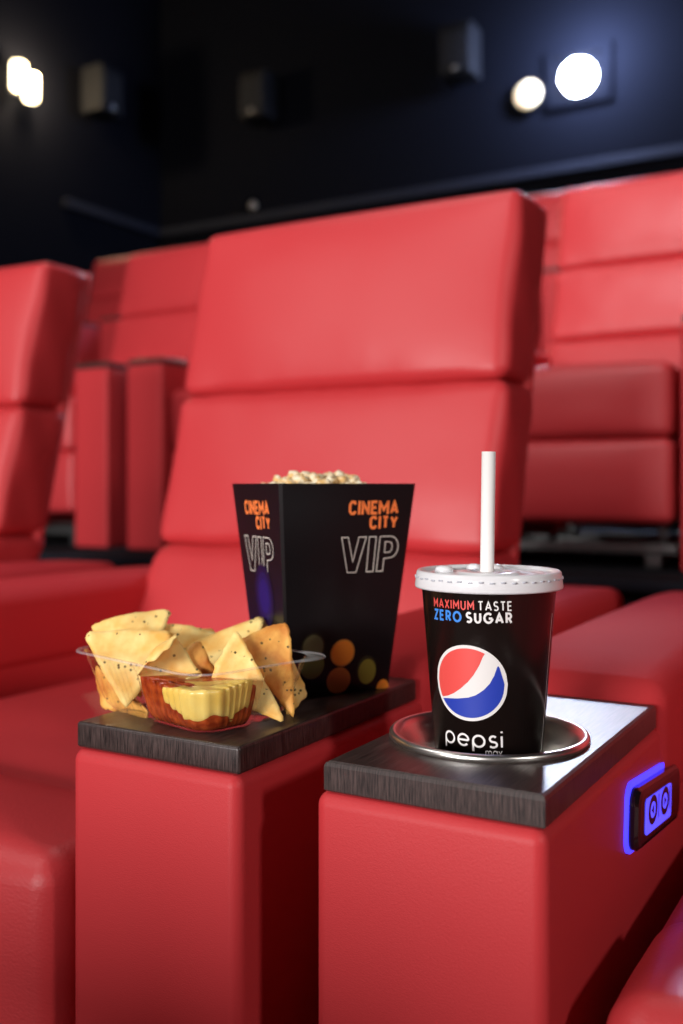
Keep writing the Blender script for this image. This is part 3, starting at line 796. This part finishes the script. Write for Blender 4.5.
M_chip2 = M_chip.copy(); M_chip2.name = 'spiced_tortilla_chip'
M_chip2.node_tree.nodes['Color Ramp'].color_ramp.elements[0].color = (.62, .17, .02, 1)
M_chip2.node_tree.nodes['Color Ramp'].color_ramp.elements[1].color = (.95, .50, .11, 1)
def at(x, y, d):      # a point from its bearing and its distance
    p = RV*((x-341.5)/1005*d)+FV*d
    return Vector((p.x, p.y, ZC+(485-y)/1005*d))
def chip(corners, curl, label, mat=None, seed=0, twist=0.0):
    A, B, C_ = [at(*c_) for c_ in corners]
    cen = (A+B+C_)/3; nrm = (B-A).cross(C_-A).normalized()
    if nrm.dot(cen-Vector((0, 0, ZC))) > 0: nrm = -nrm       # towards the eye
    ax = (B-A).normalized()
    bm = bmesh.new(); n_ = 16; V = {}
    size = (B-A).length
    def P(i, j, side):
        w = [i/n_, j/n_, 1-(i+j)/n_]
        m = max(w)
        if m > 0.86:
            k = w.index(m); nm = 0.86+(m-0.86)*0.62; f = (1-nm)/(1-m) if m < 1 else 0
            w = [nm if q == k else (w[q]*f if m < 1 else (1-nm)/2) for q in range(3)]
        p = A*w[0]+B*w[1]+C_*w[2]
        ed = min(w); out = (p-cen)
        p = p+out*0.16*(1-(max(w)-min(w)))*(1 if ed < 0.02 else max(0, 1-ed*6))
        p = p+out.normalized()*0.0016*noise.noise(p*260+Vector((seed, 0, 0)))*(1 if ed < .05 else 0)
        x = (p-cen).dot(ax)/size
        bend = curl*(0.25-4*x*x*0.25)*1.0
        p = p+nrm*(bend+twist*x*((p-cen).dot(nrm.cross(ax)))/size+0.0012*noise.noise(p*95+Vector((seed, 3, 0)))+0.0062*noise.noise(p*34+Vector((seed*2.3, 1, 0))))
        return p-nrm*(0.0008*side)
    top = {}; bot = {}
    for i in range(n_+1):
        for j in range(n_+1-i):
            top[i, j] = bm.verts.new(P(i, j, -1)); bot[i, j] = bm.verts.new(P(i, j, 1))
    for i in range(n_):
        for j in range(n_-i):
            bm.faces.new([top[i, j], top[i+1, j], top[i, j+1]]); bm.faces.new([bot[i, j+1], bot[i+1, j], bot[i, j]])
            if i+j < n_-1:
                bm.faces.new([top[i+1, j], top[i+1, j+1], top[i, j+1]]); bm.faces.new([bot[i, j+1], bot[i+1, j+1], bot[i+1, j]])
    edges = [(i, 0) for i in range(n_)]+[(n_-j, j) for j in range(n_)]+[(0, n_-j) for j in range(n_)]
    for a, b_ in zip(edges, edges[1:]+edges[:1]): bm.faces.new([top[b_], top[a], bot[a], bot[b_]])
    bmesh.ops.translate(bm, verts=bm.verts, vec=-cen)
    o = link('tortilla_chip', bm, mat or M_chip, loc=cen)
    tag(o, label, 'nacho chip', 'tortilla chips in the clear tray')
chip([(84, 633, .772), (176, 632, .770), (127, 711, .748)], 0.008, 'big pale chip standing at the front left of the tray, its corner over the rim', seed=1)
def rolled(p0, p1, label):
    A, B = at(*p0), at(*p1); ax = (B-A).normalized(); view = (Vector((0, 0, ZC))-(A+B)/2).normalized()
    up = view.cross(ax).normalized()
    if up.z < 0: up = -up
    view = ax.cross(up) if ax.cross(up).dot(view) > 0 else up.cross(ax)
    bm = bmesh.new(); nu, nv = 26, 20; cen = (A+B)/2; G_ = [[], []]
    for k, dr in enumerate((-0.0008, 0.0008)):
        for i in range(nu+1):
            row = []
            for j in range(nv+1):
                v = j/nv; r = 0.0068+0.0085*math.sin(min(1, v*1.25)*PI*0.62)
                half = 146-34*abs(v-.55)**1.2*2+5*math.sin(v*19)
                th = math.radians(172-half+2*half*i/nu)
                r2 = r*(1.18-0.25*math.cos(th-2.2))+dr
                p = A.lerp(B, v)+view*math.cos(th)*r2*0.8+up*math.sin(th)*r2
                p += Vector((1, 1, 1))*0.0009*noise.noise(p*130)
                row.append(bm.verts.new(p-cen))
            G_[k].append(row)
    for i in range(nu):
        for j in range(nv):
            for k in (0, 1): bm.faces.new([G_[k][i][j], G_[k][i+1][j], G_[k][i+1][j+1], G_[k][i][j+1]])
    for i in range(nu):
        for j in (0, nv): bm.faces.new([G_[0][i][j], G_[0][i+1][j], G_[1][i+1][j], G_[1][i][j]])
    for j in range(nv):
        for i in (0, nu): bm.faces.new([G_[0][i][j], G_[0][i][j+1], G_[1][i][j+1], G_[1][i][j]])
    o = link('tortilla_chip', bm, M_chip, loc=cen); tag(o, label, 'nacho chip', 'tortilla chips in the clear tray')
rolled((143, 682, .722), (187, 652, .732), 'strongly curled chip with a rolled edge behind the salsa')
chip([(88, 625, .805), (172, 607, .815), (142, 680, .790)], 0.006, 'topmost chip at the left back of the tray with a speckled edge', seed=3)
chip([(168, 629, .825), (216, 631, .830), (192, 680, .800)], 0.004, 'small orange chip at the back behind the curled one', M_chip2, 4)
chip([(182, 648, .800), (266, 615, .812), (234, 696, .775)], 0.006, 'olive speckled chip leaning across the back middle', seed=5)
chip([(155, 686, .745), (199, 639, .755), (223, 690, .745)], 0.010, 'orange spiced chip right behind the salsa', M_chip2, 6)
chip([(236, 628, .735), (207, 690, .722), (287, 724, .712)], 0.006, 'tall narrow triangular chip right of the cheese sauce', seed=7)
chip([(239, 641, .748), (289, 622, .755), (295, 723, .722)], 0.005, 'orange speckled chip standing upright near the right rim', M_chip2, 8)
chip([(283, 640, .765), (308, 694, .748), (286, 716, .745)], 0.006, 'thin chip edge farthest right inside the tray', seed=9)
chip([(93, 664, .775), (104, 708, .772), (152, 714, .750)], 0.006, 'chip lying low in the left corner under the big pale one', M_chip2, 10)
chip([(225, 648, .815), (260, 616, .820), (288, 652, .800)], 0.004, 'pale chip poking up behind the orange upright one', seed=11)
chip([(112, 640, .800), (170, 640, .805), (140, 700, .785)], 0.004, 'half-hidden chip sandwiched behind the curled chip', seed=12)
chip([(150, 622, .815), (222, 634, .820), (165, 694, .790)], 0.005, 'pale chip filling the back of the tray between the topmost and the olive chip', seed=14)
chip([(224, 668, .740), (258, 676, .740), (246, 712, .730)], 0.004, 'chip tucked low behind the cheese sauce', seed=13)

# ------------------------------------------------------------------ room
def struct(name, ext, mat, r=0.005):
    o = rbox(name, ext, mat, None, r=r, div=2.0); o['kind'] = 'structure'; return o
XL, XR, YF, YB, ZCE = -6.42, 4.2, -6.0, 7.6, 5.6
struct('floor', (XL, XR, YF, YB, -0.8, -0.58), M_carpet)
struct('floor_first_tier', (XL+0.002, XR-0.002, -0.10, 2.30, -0.58, -0.001), M_carpet)
struct('floor_second_tier', (XL+0.002, XR-0.002, 2.30, 4.30, 0.0, 0.578), M_carpet)
struct('floor_third_tier', (XL+0.002, XR-0.002, 4.30, YB-0.002, 0.0, 1.163), M_carpet)
struct('wall_back', (XL-0.2, XR+0.2, YB, YB+0.2, -0.8, ZCE), M_wall)
struct('wall_left', (XL-0.2, XL, YF-0.2, YB, -0.8, ZCE), M_wall)
struct('wall_right', (XR, XR+0.2, YF-0.2, YB, -0.8, ZCE), M_wall)
struct('wall_front', (XL, XR, YF-0.2, YF, -0.8, ZCE), M_wall)
struct('ceiling', (XL-0.2, XR+0.2, YF-0.2, YB+0.2, ZCE, ZCE+0.2), M_wall)
struct('trim_1', (XL+0.01, XR-0.01, YB-0.07, YB-0.001, ZC+2.40, ZC+2.47), M_walltrim)
struct('trim_2', (XL+0.001, XL+0.06, 6.3, YB-0.08, ZC+2.40, ZC+2.47), M_walltrim)
struct('trim_3', (XL+0.01, XR-0.01, 2.282, 2.299, 0.548, 0.574), M_walltrim)
struct('trim_4', (XL+0.01, XR-0.01, 4.282, 4.299, 1.133, 1.159), M_walltrim)

def speaker(loc, rz, label, w=0.27, h=0.40, d=0.24):
    root = empty('wall_speaker', loc, rz); tag(root, label, 'loudspeaker', 'wall speakers on the dark walls')
    rbox('cabinet', (-w/2, w/2, -d, 0, -h/2, h/2), M_speaker, root, r=0.012, div=0.2)
    rbox('grille', (-w/2+0.015, w/2-0.015, -d-0.012, -d-0.001, -h/2+0.02, h/2-0.06), M_grille, root, r=0.005, div=0.2)
    bm = bmesh.new(); bmesh.ops.create_uvsphere(bm, u_segments=16, v_segments=10, radius=0.028)
    for v in bm.verts: v.co.y *= 0.35
    bmesh.ops.translate(bm, verts=bm.verts, vec=(0.0, -d-0.013, -h/2+0.05)); link('badge', bm, M_glint, root)
    bm = bmesh.new(); rbox_into(bm, -0.03, 0.03, 0.0, 0.10, -0.05, 0.05, r=0.005, div=0.2); link('bracket', bm, M_frame, root)
    return root
s1 = speaker((-5.10, YB-0.105, ZC+3.44), math.radians(0), 'black wall speaker on the back wall above the left of the middle seat')
for (loc, rz, lab) in (((-3.17, YB-0.105, ZC+3.42), 0, 'wall speaker high on the back wall left of the projector light'),
                       ((XL+0.105, 6.55, ZC+3.42), PI/2, 'dim wall speaker on the left side wall beside the glowing wall lamp')):
    s_ = copy_tree(s1); s_.location = loc; s_.rotation_euler.z = rz; s_['label'] = lab
# sensor on the back wall
bm = bmesh.new(); lathe_into(bm, [(0, 0.03), (0.030, 0.026), (0.042, 0.012), (0.045, 0)], 24)
bm.verts.ensure_lookup_table()
sn_ = link('wall_sensor', bm, M_glint, None); sn_.rotation_euler = (PI/2, 0, 0); sn_.location = (-5.33, YB, ZC+2.57)
tag(sn_, 'small round metal sensor on the back wall below the speaker', 'sensor')
# left wall lamp
lamp = empty('wall_lamp', (XL, 5.78, ZC+3.28), PI/2); tag(lamp, 'glowing warm white wall lamp high on the left wall', 'wall lamp')
M_sconce = emit('lamp_glass', (1.0, 0.80, 0.48), 14)
rbox('lamp_backplate', (-0.07, 0.07, -0.03, 0, -0.08, 0.08), M_frame, lamp, r=0.005, div=.2)
for dx, dz in ((-0.06, 0.02), (0.07, -0.03)):
    bm = bmesh.new(); lathe_into(bm, [(0, -0.105), (0.05, -0.103), (0.055, -0.09), (0.055, 0.09), (0.05, 0.103), (0, 0.105)], 24, (dx, -0.11))
    bmesh.ops.translate(bm, verts=bm.verts, vec=(0, 0, dz)); link('glass_shade', bm, M_sconce, lamp)
# projector in its port
pr = empty('projector', (-2.28, YB, ZC+3.13)); tag(pr, 'bright white projector beam port high on the back wall', 'projector')
bm = bmesh.new()
for e in ((-0.26, -0.20, -0.22, 0.22), (0.20, 0.26, -0.22, 0.22), (-0.2, 0.2, 0.17, 0.22), (-0.2, 0.2, -0.22, -0.17)):
    rbox_into(bm, e[0], e[1], -0.04, -0.001, e[2], e[3], r=0.004, div=.3)
link('port_frame', bm, M_wall, pr)
bm = bmesh.new(); lathe_into(bm, [(0.0, 0.05), (0.10, 0.052), (0.13, 0.05), (0.135, 0.03), (0.135, 0.0)], 40)
for v in bm.verts: v.co = Vector((v.co.x, -v.co.z-0.002, v.co.y))
link('lens', bm, emit('projector_lens', (0.80, 0.88, 1.0), 60), pr)
wl = empty('spot_lamp', (-2.67, YB, ZC+3.06)); tag(wl, 'round warm yellow lamp just left of the bright projector', 'lamp')
bm = bmesh.new(); lathe_into(bm, [(0.0, 0.07), (0.09, 0.065), (0.11, 0.05), (0.11, 0.0)], 32)
for v in bm.verts: v.co = Vector((v.co.x, -v.co.z-0.002, v.co.y))
link('lamp_disc', bm, emit('warm_lens', (1.0, 0.74, 0.38), 0.72), wl)
bm = bmesh.new(); lathe_into(bm, [(0.112, 0.0), (0.112, 0.06), (0.125, 0.06), (0.125, 0.0)], 32, closed=True)
for v in bm.verts: v.co = Vector((v.co.x, -v.co.z-0.002, v.co.y))
link('lamp_rim', bm, M_speaker, wl)

# ------------------------------------------------------------------ lights
def area(name, loc, target, size, power, col, shape='DISK', size_y=None, spread=None):
    d = bpy.data.lights.new(name, 'AREA'); d.shape = shape; d.size = size; d.energy = power; d.color = col
    if size_y: d.size_y = size_y
    if spread: d.spread = spread
    o = bpy.data.objects.new(name, d); COL.objects.link(o); o.location = loc
    o.rotation_euler = (Vector(target)-Vector(loc)).to_track_quat('-Z', 'Y').to_euler(); return o
def point(name, loc, power, col, r=0.1):
    d = bpy.data.lights.new(name, 'POINT'); d.energy = power; d.color = col; d.shadow_soft_size = r
    o = bpy.data.objects.new(name, d); COL.objects.link(o); o.location = loc; return o
area('front_area_light', (-1.2, -5.6, 1.43), (-0.6, 1.0, 0.9), 2.8, 385, (1.0, 0.96, 0.95), 'RECTANGLE', 1.05)  # unseen low frontal light, added for the backrests and armrest fronts
area('rear_row_fill', (-1.0, -1.5, 5.3), (-1.0, 4.6, 1.9), 0.8, 26, (1.0, 0.93, 0.95), spread=math.radians(60))  # fill added to brighten the rear rows, no fixture behind it
area('key', (-1.9, -0.8, 2.6), (-0.7, 1.3, 1.0), 1.5, 19, (1.0, 0.95, 0.92))
area('right_light', (2.8, -0.7, 2.3), (-0.4, 0.7, 0.6), 0.35, 31, (1.0, 0.93, 0.88))
area('overhead_fill', (-1.8, 2.2, 5.4), (-1.8, 3.0, 0.5), 2.0, 28, (1.0, 0.93, 0.9))  # unseen ceiling fill added over the rows, without a fixture
sp = bpy.data.lights.new('projector_beam', 'SPOT'); sp.energy = 430; sp.color = (0.85, 0.92, 1.0); sp.spot_size = math.radians(50); sp.spot_blend = 0.5; sp.shadow_soft_size = 0.12
so = bpy.data.objects.new('projector_beam', sp); COL.objects.link(so); so.location = (-2.28, YB-0.12, ZC+3.13)
so.rotation_euler = (Vector((-0.2, 0.6, 0.6))-so.location).to_track_quat('-Z', 'Y').to_euler()
point('projector_spill', (-2.15, YB-0.40, ZC+3.25), 260, (0.45, 0.58, 1.0), 0.15)
point('lamp_spill', (XL+0.25, 5.84, ZC+3.33), 50, (1.0, 0.78, 0.5), 0.05)
w = bpy.data.worlds.new('room_dark'); scn.world = w; w.use_nodes = True
w.node_tree.nodes['Background'].inputs[0].default_value = (0.5, 0.5, 0.6, 1); w.node_tree.nodes['Background'].inputs[1].default_value = 0.006

# ------------------------------------------------------------------ camera
cd = bpy.data.cameras.new('camera'); cam = bpy.data.objects.new('camera', cd); COL.objects.link(cam); scn.camera = cam
cam.location = (0, 0, ZC); cam.rotation_euler = (PI/2, 0, PI/6)
cd.sensor_fit = 'VERTICAL'; cd.sensor_height = 36.0; cd.sensor_width = 24.0; cd.lens = 1005/1024*36
cd.shift_y = -27/1024
cd.clip_start = 0.02; cd.clip_end = 60
cd.dof.use_dof = True; cd.dof.focus_distance = 0.66; cd.dof.aperture_fstop = 4.2; cd.dof.aperture_blades = 9
scn.view_settings.view_transform = 'Standard'; scn.view_settings.look = 'None'; scn.view_settings.gamma = 1.0
scn.view_settings.use_curve_mapping = False; scn.view_settings.exposure = 0.17
scn.cycles.use_denoising = True
scn.cycles.max_bounces = 8; scn.cycles.transparent_max_bounces = 24
